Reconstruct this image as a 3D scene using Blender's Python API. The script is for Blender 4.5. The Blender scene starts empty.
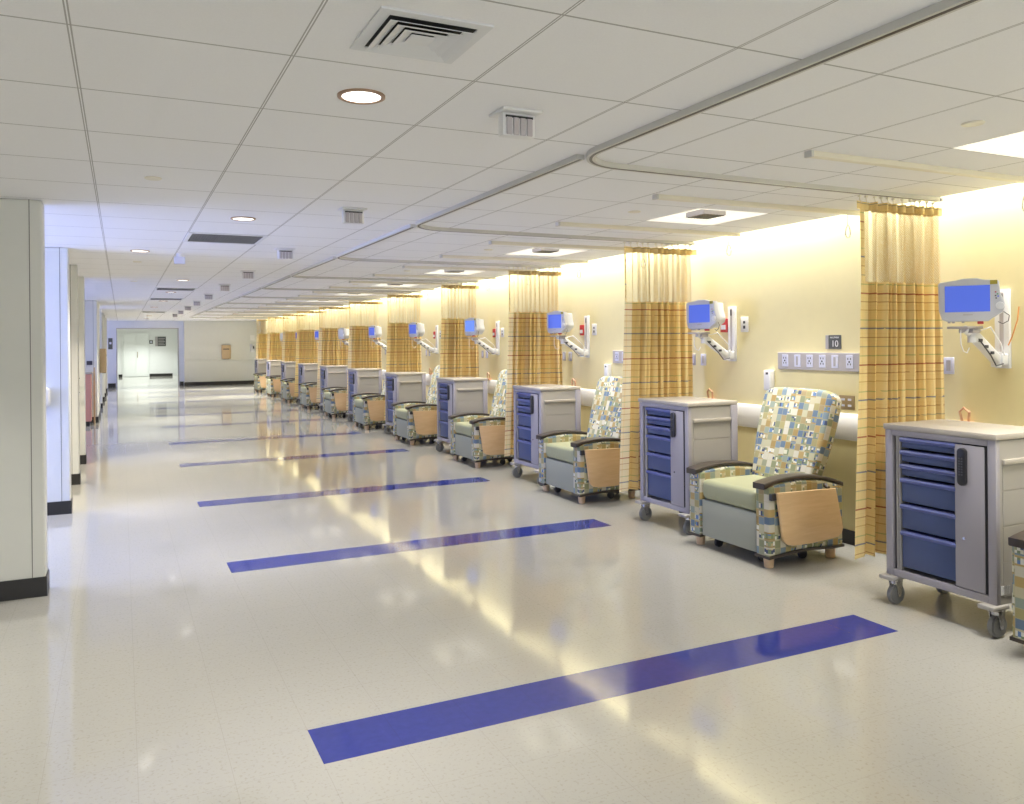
import bpy, bmesh, math, random
from mathutils import Vector, Matrix
PI = math.pi
S = bpy.context.scene
C = S.collection

# ---------------------------------------------------------------- camera
CAM_F, CAM_PX, CAM_PY, YAW, ROLL, CAM_H = 806.89, 500.33, 341.72, .4390, .0094, 1.5204
cd = bpy.data.cameras.new('camera'); cam = bpy.data.objects.new('camera', cd); C.objects.link(cam)
cd.sensor_width = 36; cd.lens = CAM_F / 1024 * 36; cd.clip_start = .05; cd.clip_end = 200
cd.shift_x = (512 - CAM_PX) / 1024; cd.shift_y = -(402 - CAM_PY) / 1024
cam.matrix_world = Matrix.Translation((0, 0, CAM_H)) @ Matrix.Rotation(-YAW, 4, 'Z') @ Matrix.Rotation(PI / 2, 4, 'X') @ Matrix.Rotation(-ROLL, 4, 'Z')
S.camera = cam
# ---------------------------------------------------------------- world, exposure
w = bpy.data.worlds.new('world'); S.world = w; w.use_nodes = True
w.node_tree.nodes['Background'].inputs[0].default_value = (.55, .68, 1, 1)
w.node_tree.nodes['Background'].inputs[1].default_value = .6
S.view_settings.view_transform = 'Standard'; S.view_settings.look = 'None'
S.view_settings.gamma = 1; S.view_settings.use_curve_mapping = False
S.view_settings.exposure = 0.28
# ---------------------------------------------------------------- lights of the room
CZ = 2.408                    # ceiling height
TILE = .6096; TX0 = -.1242; TY0 = 2.5211
BAY = 2.438
def area(name, loc, sx, sy, power, color, rot=(0, 0, 0), spread=PI, parent=None):
    d = bpy.data.lights.new(name, 'AREA'); d.shape = 'RECTANGLE'; d.size = sx; d.size_y = sy
    d.energy = power; d.color = color; d.spread = spread
    o = bpy.data.objects.new(name, d); C.objects.link(o); o.location = loc; o.rotation_euler = rot
    if parent: o.parent = parent
    return o
WARM = (1, .93, .80); NEUT = (1, .965, .90); COOL = (.62, .72, 1)
# cove strip hidden in the slot between ceiling edge and wall (fluorescent tubes)
COVE_W = 18
for k in range(-2, 12):
    area('cove_lamp', (4.765, 2.3 + BAY * k + .6, CZ + .27), .10, 2.35, COVE_W, (.98, .97, .96), (0, math.radians(4), 0), math.radians(92))
# daylight from the window openings far left, the last added to light the portal
WIN_W = 75
for y0, y1 in ((5.9, 8.2), (12.2, 17.0), (20.2, 21.6), (29.8, 31.9)):
    area('window_daylight', (-3.28, (y0 + y1) / 2, 1.45), 1.5, y1 - y0, WIN_W * {5.9: 1.0, 12.2: .9, 20.2: .5, 29.8: .45}[y0], (.32, .42, 1), (0, -PI / 2, 0), math.radians(130))

# added fill light behind the camera, given the form of big unseen windows
area('window_daylight', (1.0, -3.85, 1.35), 5.5, 1.7, 56, (.90, .95, 1), (PI / 2, 0, 0))
# ---------------------------------------------------------------- materials
M = {}
def mat(name, col=(.8, .8, .8), rough=.5, metal=0, emit=None, es=0, spec=.5, coat=0):
    m = bpy.data.materials.new(name); m.use_nodes = True
    b = m.node_tree.nodes['Principled BSDF']
    b.inputs['Base Color'].default_value = (*col, 1); b.inputs['Roughness'].default_value = rough
    b.inputs['Metallic'].default_value = metal; b.inputs['Specular IOR Level'].default_value = spec
    b.inputs['Coat Weight'].default_value = coat
    if emit: b.inputs['Emission Color'].default_value = (*emit, 1); b.inputs['Emission Strength'].default_value = es
    M[name] = m
    return m
def nt(m): return m.node_tree.nodes, m.node_tree.links, m.node_tree.nodes['Principled BSDF']
def N(m, t, **k):
    n = m.node_tree.nodes.new(t)
    for a, v in k.items():
        if a.startswith('i_'): n.inputs[int(a[2:])].default_value = v
        else: setattr(n, a, v)
    return n
def math_(m, op, a, b=None, clamp=False):
    n = m.node_tree.nodes.new('ShaderNodeMath'); n.operation = op; n.use_clamp = clamp
    for i, v in enumerate((a, b)):
        if v is None: continue
        if isinstance(v, (int, float)): n.inputs[i].default_value = v
        else: m.node_tree.links.new(v, n.inputs[i])
    return n.outputs[0]
def mixc(m, fac, a, b):
    n = m.node_tree.nodes.new('ShaderNodeMix'); n.data_type = 'RGBA'
    if isinstance(fac, (int, float)): n.inputs[0].default_value = fac
    else: m.node_tree.links.new(fac, n.inputs[0])
    for i, v in ((6, a), (7, b)):
        if isinstance(v, tuple): n.inputs[i].default_value = (*v, 1)
        else: m.node_tree.links.new(v, n.inputs[i])
    return n.outputs[2]
def line_mask(m, coord, period, offset, width):       # 1 on the line
    a = math_(m, 'DIVIDE', math_(m, 'SUBTRACT', coord, offset), period)
    f = math_(m, 'FRACT', math_(m, 'ADD', a, 1000.5))
    d = math_(m, 'ABSOLUTE', math_(m, 'SUBTRACT', f, .5))
    return math_(m, 'LESS_THAN', d, width / period / 2)
def worldpos(m):
    g = N(m, 'ShaderNodeNewGeometry'); s = N(m, 'ShaderNodeSeparateXYZ')
    m.node_tree.links.new(g.outputs['Position'], s.inputs[0]); return g.outputs['Position'], s.outputs

def grain(m, base, amount, scale, bump=0):
    no, li, b = nt(m); pos, _ = worldpos(m)
    n = N(m, 'ShaderNodeTexNoise'); n.inputs['Scale'].default_value = scale; n.inputs['Detail'].default_value = 3
    li.new(pos, n.inputs['Vector'])
    dark = tuple(c * (1 - amount) for c in base); lite = tuple(min(1, c * (1 + amount)) for c in base)
    li.new(mixc(m, n.outputs[0], dark, lite), b.inputs['Base Color'])
    if bump:
        bp = N(m, 'ShaderNodeBump'); bp.inputs['Strength'].default_value = bump; bp.inputs['Distance'].default_value = .002
        li.new(n.outputs[0], bp.inputs['Height']); li.new(bp.outputs[0], b.inputs['Normal'])

# floor: waxed vinyl composition tile
m = mat('floor_vinyl', rough=.07); no, li, b = nt(m); pos, xyz = worldpos(m)
sp = N(m, 'ShaderNodeTexNoise'); sp.inputs['Scale'].default_value = 75; sp.inputs['Detail'].default_value = 4; li.new(pos, sp.inputs['Vector'])
fl = N(m, 'ShaderNodeMapRange'); fl.inputs[1].default_value = .56; fl.inputs[2].default_value = .68; li.new(sp.outputs[0], fl.inputs[0])
base = mixc(m, fl.outputs[0], (.445, .432, .385), (.375, .36, .31))
sn = N(m, 'ShaderNodeTexNoise'); sn.inputs['Scale'].default_value = 1.3; li.new(pos, sn.inputs['Vector'])
base = mixc(m, math_(m, 'MULTIPLY', sn.outputs[0], .25), base, (.41, .40, .365))
seam = math_(m, 'MAXIMUM', line_mask(m, xyz[0], .3048, .0395, .0022), line_mask(m, xyz[1], .3048, .17, .0022))
base = mixc(m, math_(m, 'MULTIPLY', seam, .22), base, (.2, .19, .16))
li.new(base, b.inputs['Base Color'])
wv = N(m, 'ShaderNodeTexNoise'); wv.inputs['Scale'].default_value = 9; wv.inputs['Detail'].default_value = 2; li.new(pos, wv.inputs['Vector'])
bp = N(m, 'ShaderNodeBump'); bp.inputs['Strength'].default_value = .04; bp.inputs['Distance'].default_value = .004
li.new(wv.outputs[0], bp.inputs['Height']); li.new(bp.outputs[0], b.inputs['Normal'])
b.inputs['Specular IOR Level'].default_value = .6
# blue inlay tiles
m = mat('blue_vinyl', rough=.07, spec=.6); no, li, b = nt(m); pos, xyz = worldpos(m)
sp = N(m, 'ShaderNodeTexNoise'); sp.inputs['Scale'].default_value = 30; sp.inputs['Detail'].default_value = 3; li.new(pos, sp.inputs['Vector'])
base = mixc(m, sp.outputs[0], (.018, .030, .22), (.032, .046, .30))
seam = line_mask(m, xyz[0], .3048, .0395, .002)
li.new(mixc(m, math_(m, 'MULTIPLY', seam, .4), base, (.02, .02, .12)), b.inputs['Base Color'])
# ceiling tiles with their thin tee grid
m = mat('ceiling_tile', rough=.9); no, li, b = nt(m); pos, xyz = worldpos(m)
n1 = N(m, 'ShaderNodeTexNoise'); n1.inputs['Scale'].default_value = 160; n1.inputs['Detail'].default_value = 2; li.new(pos, n1.inputs['Vector'])
base = mixc(m, n1.outputs[0], (.86, .86, .87), (.92, .92, .93))
gy = math_(m, 'SUBTRACT', line_mask(m, xyz[0], TILE, TX0, .013), line_mask(m, xyz[0], TILE, TX0, .004), True)
gx = line_mask(m, xyz[1], TILE, TY0, .008)
base = mixc(m, math_(m, 'MULTIPLY', math_(m, 'MAXIMUM', gy, gx), .75), base, (.30, .29, .27))
li.new(base, b.inputs['Base Color'])
grain(mat('yellow_wall', rough=.55), (.83, .735, .41), .03, 12)
grain(mat('cream_wall', rough=.6), (.74, .745, .70), .02, 8)
grain(mat('portal_blue_wall', rough=.6), (.76, .78, .86), .02, 8)
grain(mat('white_wall', rough=.6), (.80, .82, .80), .02, 8)
mat('black_rubber', (.022, .02, .018), .35)
mat('seam_dark', (.22, .22, .20), .6)
mat('white_plastic', (.80, .80, .80), .35)
mat('bumper_white', (.84, .83, .80), .4)
mat('cream_metal', (.80, .76, .64), .35)
mat('aluminium', (.62, .62, .66), .35, .55)
mat('track_grey', (.62, .61, .57), .4)
mat('steel', (.55, .55, .56), .25, .9)
mat('dark_metal', (.05, .05, .055), .4, .3)
mat('cart_grey', (.37, .35, .38), .4)
mat('cart_side', (.42, .395, .355), .45)
mat('cart_top', (.47, .43, .37), .4)
mat('cart_drawer', (.065, .095, .215), .38)
mat('drawer_lip', (.10, .125, .33), .35)
mat('gap_black', (.01, .01, .012), .7)
mat('keypad_black', (.02, .02, .024), .35)
mat('keypad_key', (.08, .08, .09), .4)
mat('wheel_grey', (.20, .20, .19), .5)
mat('sage_vinyl', (.36, .37, .225), .42)
mat('sage_panel', (.33, .34, .27), .5)
mat('arm_brown', (.05, .038, .03), .32)
grain(mat('leg_wood', rough=.4), (.62, .44, .27), .1, 30)
m = mat('maple', rough=.38); no, li, b = nt(m); tc = N(m, 'ShaderNodeTexCoord'); mp = N(m, 'ShaderNodeMapping'); mp.inputs['Scale'].default_value = (2.2, 6, 18)
li.new(tc.outputs['Object'], mp.inputs[0]); wn = N(m, 'ShaderNodeTexNoise'); wn.inputs['Scale'].default_value = 2.5; wn.inputs['Detail'].default_value = 5; wn.inputs['Distortion'].default_value = .6
li.new(mp.outputs[0], wn.inputs['Vector']); li.new(mixc(m, wn.outputs[0], (.60, .40, .20), (.78, .57, .34)), b.inputs['Base Color'])
mat('monitor_case', (.60, .61, .66), .4)
mat('monitor_back', (.72, .73, .76), .4)
mat('tag_olive', (.40, .34, .04), .5)
mat('screen_blue', (.02, .04, .3), .2, emit=(.075, .125, .50), es=.9)
mat('screen_light_blue', (.02, .04, .3), .2, emit=(.14, .25, .68), es=1.0)
mat('screen_pale', (.45, .5, .62), .3, emit=(.45, .50, .66), es=.25)
mat('red_plastic', (.50, .04, .04), .45)
mat('green_plastic', (.05, .35, .15), .45)
mat('plate_grey', (.46, .43, .43), .5)
mat('plate_lavender', (.66, .67, .80), .45)
mat('socket_dark', (.06, .06, .07), .5)
mat('sign_dark', (.10, .105, .10), .5)
mat('lettering_white', (.85, .85, .82), .5)
mat('brass_plate', (.36, .27, .15), .4, .3)
mat('dispenser_tan', (.60, .44, .26), .45)
mat('coral_laminate', (.70, .33, .24), .45)
mat('counter_tan', (.55, .42, .26), .45)
mat('vent_white', (.76, .77, .78), .45)
mat('vent_dark', (.03, .03, .03), .7)
mat('calllight_lens', (.52, .48, .50), .3)
mat('door_white', (.80, .83, .80), .4)
mat('peach_rubber', (.72, .42, .25), .5)
mat('lamp_glow', (1, 1, 1), .5, emit=(1, .97, .90), es=2.6)
mat('troffer_white', (.86, .84, .76), .4)
mat('troffer_lens', (.9, .9, .85), .4, emit=(1, .95, .82), es=.6)
mat('basket_mesh', (.22, .20, .15), .5)
mat('lattice_grey', (.26, .26, .25), .5)
mat('trim_copper', (.45, .30, .20), .35, .5)
mat('orange_cord', (.70, .30, .08), .5)

# patterned upholstery: a patchwork of small rectangles, driven by the UVs (metres)
def upholstery(name):
    m = mat(name, rough=.75); no, li, b = nt(m)
    uv = N(m, 'ShaderNodeUVMap'); sep = N(m, 'ShaderNodeSeparateXYZ'); li.new(uv.outputs[0], sep.inputs[0])
    def cells(sx, sy, jit, seed):
        u = math_(m, 'MULTIPLY', sep.outputs[0], sx); cu = math_(m, 'FLOOR', u)
        cb = N(m, 'ShaderNodeCombineXYZ'); li.new(cu, cb.inputs[0]); cb.inputs[1].default_value = seed
        wn_ = N(m, 'ShaderNodeTexWhiteNoise', noise_dimensions='2D'); li.new(cb.outputs[0], wn_.inputs['Vector'])
        v = math_(m, 'ADD', math_(m, 'MULTIPLY', sep.outputs[1], sy), math_(m, 'MULTIPLY', wn_.outputs[0], jit)); cv = math_(m, 'FLOOR', v)
        c2 = N(m, 'ShaderNodeCombineXYZ'); li.new(cu, c2.inputs[0]); li.new(cv, c2.inputs[1]); c2.inputs[2].default_value = seed
        w2 = N(m, 'ShaderNodeTexWhiteNoise', noise_dimensions='3D'); li.new(c2.outputs[0], w2.inputs['Vector'])
        return w2.outputs[0], math_(m, 'FRACT', u), math_(m, 'FRACT', v)
    def ramp(fac, cols):
        r = N(m, 'ShaderNodeValToRGB'); r.color_ramp.interpolation = 'CONSTANT'
        e = r.color_ramp.elements
        while len(e) < len(cols): e.new(.5)
        for i, c in enumerate(cols): e[i].position = i / len(cols); e[i].color = (*c, 1)
        li.new(fac, r.inputs[0]); return r.outputs[0]
    big, bu, bv = cells(21, 20, .35, 1.0)
    cols = [(.52, .48, .32), (.25, .27, .15), (.36, .25, .09), (.60, .57, .46), (.20, .27, .32), (.38, .33, .15), (.30, .31, .21),
            (.46, .33, .13), (.13, .19, .27), (.48, .46, .30), (.36, .28, .14), (.27, .32, .26)]
    c1 = ramp(big, cols)
    sm, su, sv = cells(64, 22, .9, 5.0)
    c2 = ramp(sm, [(.06, .08, .16), (.20, .26, .15), (.66, .64, .5), (.13, .22, .42), (.5, .42, .24), (.7, .7, .62), (.30, .34, .2)])
    pick, _, _ = cells(21, 20, .35, 9.0)
    isin = math_(m, 'MULTIPLY', math_(m, 'GREATER_THAN', pick, .60), math_(m, 'LESS_THAN', math_(m, 'ABSOLUTE', math_(m, 'SUBTRACT', bv, .5)), .30))
    col = mixc(m, isin, c1, c2)
    edge = math_(m, 'MAXIMUM', math_(m, 'GREATER_THAN', math_(m, 'ABSOLUTE', math_(m, 'SUBTRACT', bu, .5)), .455),
                 math_(m, 'GREATER_THAN', math_(m, 'ABSOLUTE', math_(m, 'SUBTRACT', bv, .5)), .46))
    col = mixc(m, math_(m, 'MULTIPLY', edge, .5), col, (.50, .45, .27))
    li.new(col, b.inputs['Base Color'])
upholstery('patchwork_fabric')

# curtain cloth: gold, fine horizontal coloured lines (uv: u along the cloth, v = height, metres)
def curtain_cloth(name, base_a, base_b):
    m = mat(name, rough=.85); no, li, b = nt(m)
    uv = N(m, 'ShaderNodeUVMap'); sep = N(m, 'ShaderNodeSeparateXYZ'); li.new(uv.outputs[0], sep.inputs[0])
    u, v = sep.outputs[0], sep.outputs[1]
    n = N(m, 'ShaderNodeTexNoise'); n.inputs['Scale'].default_value = 1; mp = N(m, 'ShaderNodeMapping'); mp.inputs['Scale'].default_value = (14, .6, 1)
    li.new(uv.outputs[0], mp.inputs[0]); li.new(mp.outputs[0], n.inputs['Vector'])
    col = mixc(m, n.outputs[0], base_a, base_b)
    vert = line_mask(m, u, .155, .03, .010); col = mixc(m, math_(m, 'MULTIPLY', vert, .45), col, (.85, .62, .26))
    seg = N(m, 'ShaderNodeTexNoise'); seg.inputs['Scale'].default_value = 1; mp2 = N(m, 'ShaderNodeMapping'); mp2.inputs['Scale'].default_value = (7, 23, 1)
    li.new(uv.outputs[0], mp2.inputs[0]); li.new(mp2.outputs[0], seg.inputs['Vector'])
    on = math_(m, 'GREATER_THAN', seg.outputs[0], .36)
    for per, off, wd, c, f in ((.43, .07, .009, (.42, .09, .05), .85), (.43, .29, .009, (.13, .16, .30), .8), (.215, .02, .006, (.48, .24, .09), .7),
                               (.215, .125, .006, (.30, .42, .16), .55), (.43, .18, .006, (.24, .22, .20), .6), (.43, .40, .006, (.62, .40, .12), .7), (.043, .0, .0016, (.55, .38, .12), .25)):
        k_ = math_(m, 'MULTIPLY', math_(m, 'MULTIPLY', line_mask(m, v, per, off, wd), on), f)
        col = mixc(m, k_, col, c)
    li.new(col, b.inputs['Base Color'])
    # woven cloth lets some light through
    tr = N(m, 'ShaderNodeBsdfTranslucent'); li.new(col, tr.inputs[0]); mx = N(m, 'ShaderNodeMixShader'); mx.inputs[0].default_value = .24
    li.new(b.outputs[0], mx.inputs[1]); li.new(tr.outputs[0], mx.inputs[2]); li.new(mx.outputs[0], no['Material Output'].inputs[0])
curtain_cloth('curtain_gold', (.83, .63, .25), (.95, .79, .42))
curtain_cloth('curtain_cream', (.84, .72, .48), (.94, .84, .62))  # same gold cloth, paled where the leading fold faces the light
# the open diamond mesh of the curtain's head
m = mat('curtain_net', (.72, .50, .17), .8); no, li, b = nt(m)
uv = N(m, 'ShaderNodeUVMap'); sep = N(m, 'ShaderNodeSeparateXYZ'); li.new(uv.outputs[0], sep.inputs[0])
a_ = math_(m, 'ADD', sep.outputs[0], sep.outputs[1]); b_ = math_(m, 'SUBTRACT', sep.outputs[0], sep.outputs[1])
thread = math_(m, 'MAXIMUM', line_mask(m, a_, .014, 0, .0021), line_mask(m, b_, .014, 0, .0021))
tb = N(m, 'ShaderNodeBsdfTransparent'); mx = N(m, 'ShaderNodeMixShader')
li.new(thread, mx.inputs[0]); li.new(tb.outputs[0], mx.inputs[1]); li.new(b.outputs[0], mx.inputs[2]); li.new(mx.outputs[0], no['Material Output'].inputs[0])

# ---------------------------------------------------------------- mesh building
class MB:
    def __init__(s): s.bm = bmesh.new()
    def _add(s, t, mtx=None):
        if mtx is not None: bmesh.ops.transform(t, matrix=mtx, verts=t.verts)
        me = bpy.data.meshes.new('tmp'); t.to_mesh(me); t.free(); s.bm.from_mesh(me); bpy.data.meshes.remove(me); return s
    def box(s, x0, x1, y0, y1, z0, z1, bev=0, seg=2, mtx=None):
        t = bmesh.new(); bmesh.ops.create_cube(t, size=1)
        bmesh.ops.scale(t, vec=(x1 - x0, y1 - y0, z1 - z0), verts=t.verts); bmesh.ops.translate(t, vec=((x0 + x1) / 2, (y0 + y1) / 2, (z0 + z1) / 2), verts=t.verts)
        if bev: bmesh.ops.bevel(t, geom=t.edges[:], offset=bev, segments=seg, affect='EDGES', profile=.5)
        return s._add(t, mtx)
    def cyl(s, p, q, r0, r1=None, n=16, bev=0, mtx=None):
        p, q = Vector(p), Vector(q); d = q - p; t = bmesh.new()
        bmesh.ops.create_cone(t, cap_ends=True, segments=n, radius1=r0, radius2=r0 if r1 is None else r1, depth=d.length)
        if bev: bmesh.ops.bevel(t, geom=[e for e in t.edges if len([f for f in e.link_faces if len(f.verts) > 4]) == 1], offset=bev, segments=2, affect='EDGES')
        bmesh.ops.transform(t, matrix=Matrix.Translation((p + q) / 2) @ d.to_track_quat('Z', 'Y').to_matrix().to_4x4(), verts=t.verts)
        return s._add(t, mtx)
    def tube(s, pts, r, n=8, mtx=None):
        t = bmesh.new(); rings = []; pts = [Vector(p) for p in pts]; up = Vector((0, 0, 1))
        prev = None
        for i, p in enumerate(pts):
            d = (pts[min(i + 1, len(pts) - 1)] - pts[max(i - 1, 0)]).normalized()
            if prev is None:
                a = d.cross(up)
                if a.length < .1: a = d.cross(Vector((1, 0, 0)))
            else: a = prev - d * prev.dot(d)
            a.normalize(); prev = a; c = d.cross(a)
            rr = r[i] if isinstance(r, (list, tuple)) else r
            rings.append([t.verts.new(p + (a * math.cos(2 * PI * k / n) + c * math.sin(2 * PI * k / n)) * rr) for k in range(n)])
        for a, b2 in zip(rings, rings[1:]):
            for k in range(n): t.faces.new((a[k], a[(k + 1) % n], b2[(k + 1) % n], b2[k]))
        t.faces.new(rings[0][::-1]); t.faces.new(rings[-1])
        bmesh.ops.recalc_face_normals(t, faces=t.faces); return s._add(t, mtx)
    def prism(s, poly, axis, a0, a1, bev=0, seg=2, mtx=None):      # poly in the two other axes (cyclic order), extruded a0..a1 along axis
        t = bmesh.new()
        def P(u, v, a): return {'x': (a, u, v), 'y': (u, a, v), 'z': (u, v, a)}[axis]
        A = [t.verts.new(P(u, v, a0)) for u, v in poly]; B = [t.verts.new(P(u, v, a1)) for u, v in poly]
        fa = t.faces.new(A); fb = t.faces.new(B[::-1]); n = len(poly)
        for i in range(n): t.faces.new((A[i], B[i], B[(i + 1) % n], A[(i + 1) % n]))
        bmesh.ops.recalc_face_normals(t, faces=t.faces)
        if bev: bmesh.ops.bevel(t, geom=list(set(list(fa.edges) + list(fb.edges))), offset=bev, segments=seg, affect='EDGES', profile=.5)
        return s._add(t, mtx)
    def sweep_rect(s, pts, wid, z0, z1):                            # flat path in xy, rectangular section
        t = bmesh.new(); R = []; pts = [Vector((p[0], p[1], 0)) for p in pts]
        for i, p in enumerate(pts):
            d = (pts[min(i + 1, len(pts) - 1)] - pts[max(i - 1, 0)]).normalized(); nrm = Vector((-d.y, d.x, 0)) * wid / 2
            R.append([t.verts.new((p + nrm * a + Vector((0, 0, z)))) for a, z in ((1, z0), (1, z1), (-1, z1), (-1, z0))])
        for a, b2 in zip(R, R[1:]):
            for k in range(4): t.faces.new((a[k], a[(k + 1) % 4], b2[(k + 1) % 4], b2[k]))
        t.faces.new(R[0][::-1]); t.faces.new(R[-1]); bmesh.ops.recalc_face_normals(t, faces=t.faces); return s._add(t)
    def build(s, name, material, parent=None, smooth=False, uv=False, loc=None):
        me = bpy.data.meshes.new(name)
        if uv:
            L = s.bm.loops.layers.uv.verify()
            s.bm.normal_update()
            for f in s.bm.faces:
                n = f.normal; ax = max(range(3), key=lambda i: abs(n[i]))
                for l in f.loops:
                    c = l.vert.co
                    l[L].uv = ((c.y, c.z), (c.x, c.z), (c.x, c.y))[ax]
        s.bm.to_mesh(me); s.bm.free(); me.materials.append(M[material])
        if smooth:
            for p in me.polygons: p.use_smooth = True
            try: me.set_sharp_from_angle(angle=math.radians(38))
            except Exception: pass
        o = bpy.data.objects.new(name, me); C.objects.link(o)
        if parent: o.parent = parent
        if loc: o.location = loc
        return o
def tag(o, label, cat, group=None, kind=None):
    o['label'] = label; o['category'] = cat
    if group: o['group'] = group
    if kind: o['kind'] = kind
    return o
def struct(o, label=None):
    o['kind'] = 'structure'
    if label: o['label'] = label
    return o
def empty(name, loc=(0, 0, 0)):
    o = bpy.data.objects.new(name, None); C.objects.link(o); o.location = loc; o.empty_display_size = .1; return o
KIDS = {}
def kids(o): return [c for c in bpy.data.objects if c.parent == o]
def copy_tree(o, parent=None):
    ch = kids(o); c = o.copy(); C.objects.link(c)
    if parent: c.parent = parent
    for k in ch: copy_tree(k, c)
    return c
def text(name, body, size, material, parent, origin, xdir, zdir, ext=.0008, align='CENTER'):
    cu = bpy.data.curves.new(name, 'FONT'); cu.body = body; cu.size = size; cu.extrude = ext; cu.align_x = align; cu.align_y = 'CENTER'
    t = bpy.data.objects.new('tmp_text', cu); C.objects.link(t)
    dg = bpy.context.evaluated_depsgraph_get(); me = bpy.data.meshes.new_from_object(t.evaluated_get(dg)); bpy.data.objects.remove(t)
    me.materials.clear(); me.materials.append(M[material]); me.name = name
    X = Vector(xdir).normalized(); Z = Vector(zdir).normalized(); n = X.cross(Z)
    o = bpy.data.objects.new(name, me); C.objects.link(o); o.parent = parent
    o.matrix_local = Matrix.Translation(origin) @ Matrix((X, Z, n)).transposed().to_4x4()
    return o
ORD = ['first', 'second', 'third', 'fourth', 'fifth', 'sixth', 'seventh', 'eighth', 'ninth', 'tenth', 'eleventh', 'twelfth', 'thirteenth', 'fourteenth', 'fifteenth', 'sixteenth', 'seventeenth', 'eighteenth', 'nineteenth', 'twentieth', 'twenty-first', 'twenty-second']
def nth(i, n=None):
    if i == 0: return 'nearest'
    if n and i == n - 1: return 'farthest'
    return ORD[i] + ' nearest'

# ================================================================ THE SETTING
Y_BACK, Y_END, Y_FAR = -4.0, 32.0, 42.5
XW, XE = 4.86, 4.69           # yellow wall, ceiling edge before the light slot
fl = struct(MB().box(-3.4, 5.0, Y_BACK, Y_FAR + .1, -.1, 0).build('floor', 'floor_vinyl'))
for i, (y, xl, xr) in enumerate([(2.916, .649, 3.634), (5.62, .649, 3.634), (8.033, .649, 3.64), (10.768, .65, 3.64), (13.25, .65, 3.64), (16.0, .65, 3.64), (18.6, .65, 3.64), (20.75, .65, 3.64), (22.9, .65, 3.64), (25.4, .65, 3.64), (27.9, .65, 3.64)]):
    MB().box(xl, xr, y, y + .284, 0, .0006).build('stripe', 'blue_vinyl', fl)
# ceiling: a slab with square openings for the recessed troffers
TROFF_Y = [1.9115 + BAY * k for k in range(-2, 12)]
TXA, TXB = TX0 + TILE * 6, TX0 + TILE * 7
cb = MB(); cb.box(-3.4, TXA, Y_BACK, Y_FAR + .1, CZ, CZ + .05).box(TXB, XE, Y_BACK, Y_END + .1, CZ, CZ + .05)
ys = [Y_BACK] + [v for t in TROFF_Y for v in (t, t + TILE)] + [Y_FAR + .1]
for a, b2 in zip(ys[::2], ys[1::2]): cb.box(TXA, TXB, a, b2, CZ, CZ + .05)
struct(cb.build('ceiling', 'ceiling_tile'))
struct(MB().box(XE - .02, XE, Y_BACK, Y_END, CZ + .05, CZ + .33).box(XE - .02, 5.0, Y_BACK, Y_END, CZ + .33, CZ + .38).build('trim_1', 'white_wall'), 'white lining of the light slot between ceiling edge and yellow wall')
struct(MB().box(XW, 5.0, Y_BACK, Y_END + .1, 0, CZ + .38).build('wall_right', 'yellow_wall'))
struct(MB().box(XW - .008, XW, Y_BACK, Y_END, 0, .105).build('baseboard_right', 'black_rubber'))
# white crash rail along the yellow wall
prof = [(XW, .768), (XW - .03, .775), (XW - .045, .80), (XW - .045, .935), (XW - .03, .96), (XW, .968)]
struct(MB().prism(prof, 'y', Y_BACK, Y_END).build('trim_2', 'bumper_white', smooth=True), 'white crash rail along the yellow wall')
# wing walls on the left
wings = [(5.63, 5.80, .0), (8.28, 8.44, .0), (9.97, 10.15, .0), (11.65, 11.84, .0), (17.75, 19.9, .0), (21.8, 22.0, 0), (24.5, 24.75, 0), (26.4, 26.6, 0), (29.2, 29.5, 0)]
for i, (y0, y1, _) in enumerate(wings):
    p = struct(MB().box(-3.2, -.43, y0, y1, 0, CZ, .012, 2).build('wall_left' if i == 0 else 'wall_left.%03d' % i, 'cream_wall'))
    struct(MB().box(-3.2, -.422, y0 - .008, y1 + .008, 0, .118).build('baseboard', 'black_rubber', p))
    struct(MB().box(-.502, -.497, y0 - .0015, y0, .118, CZ).build('seam', 'seam_dark', p))
# outer wall of the left alcoves with window openings
ow = MB()
holes = [(5.9, 8.2), (12.2, 17.0), (20.2, 21.6), (29.8, 31.9)]  # last opening added to bring light to the portal wall
ow.box(-3.4, -3.3, Y_BACK, Y_FAR, 0, .7).box(-3.4, -3.3, Y_BACK, Y_FAR, 2.2, CZ)
e = [Y_BACK] + [v for h in holes for v in h] + [Y_FAR]
for a, b2 in zip(e[::2], e[1::2]): ow.box(-3.4, -3.3, a, b2, .7, 2.2)
struct(ow.build('wall_left_outer', 'white_wall'))
for i, (a, b2) in enumerate(holes):
    f = MB().box(-3.36, -3.32, a, b2, .7, .74).box(-3.36, -3.32, a, b2, 2.16, 2.2).box(-3.36, -3.32, a, a + .04, .74, 2.16).box(-3.36, -3.32, b2 - .04, b2, .74, 2.16)
    f.box(-3.36, -3.32, (a + b2) / 2 - .02, (a + b2) / 2 + .02, .74, 2.16); struct(f.build('window_%d' % (i + 1), 'white_plastic'))
struct(MB().box(-3.4, 5.0, Y_BACK - .1, Y_BACK, 0, .5).box(-3.4, 5.0, Y_BACK - .1, Y_BACK, 2.2, CZ + .38).box(-3.4, -1.75, Y_BACK - .1, Y_BACK, .5, 2.2).box(3.75, 5.0, Y_BACK - .1, Y_BACK, .5, 2.2).build('wall_back', 'cream_wall'))
q = MB()
for u in (-1.75, .07, 1.89, 3.71): q.box(u, u + .04, Y_BACK - .06, Y_BACK - .02, .5, 2.2)
q.box(-1.75, 3.75, Y_BACK - .06, Y_BACK - .02, .5, .54).box(-1.75, 3.75, Y_BACK - .06, Y_BACK - .02, 2.16, 2.2); struct(q.build('window_9', 'white_plastic'))  # window frame made up to go with the added fill light
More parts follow.
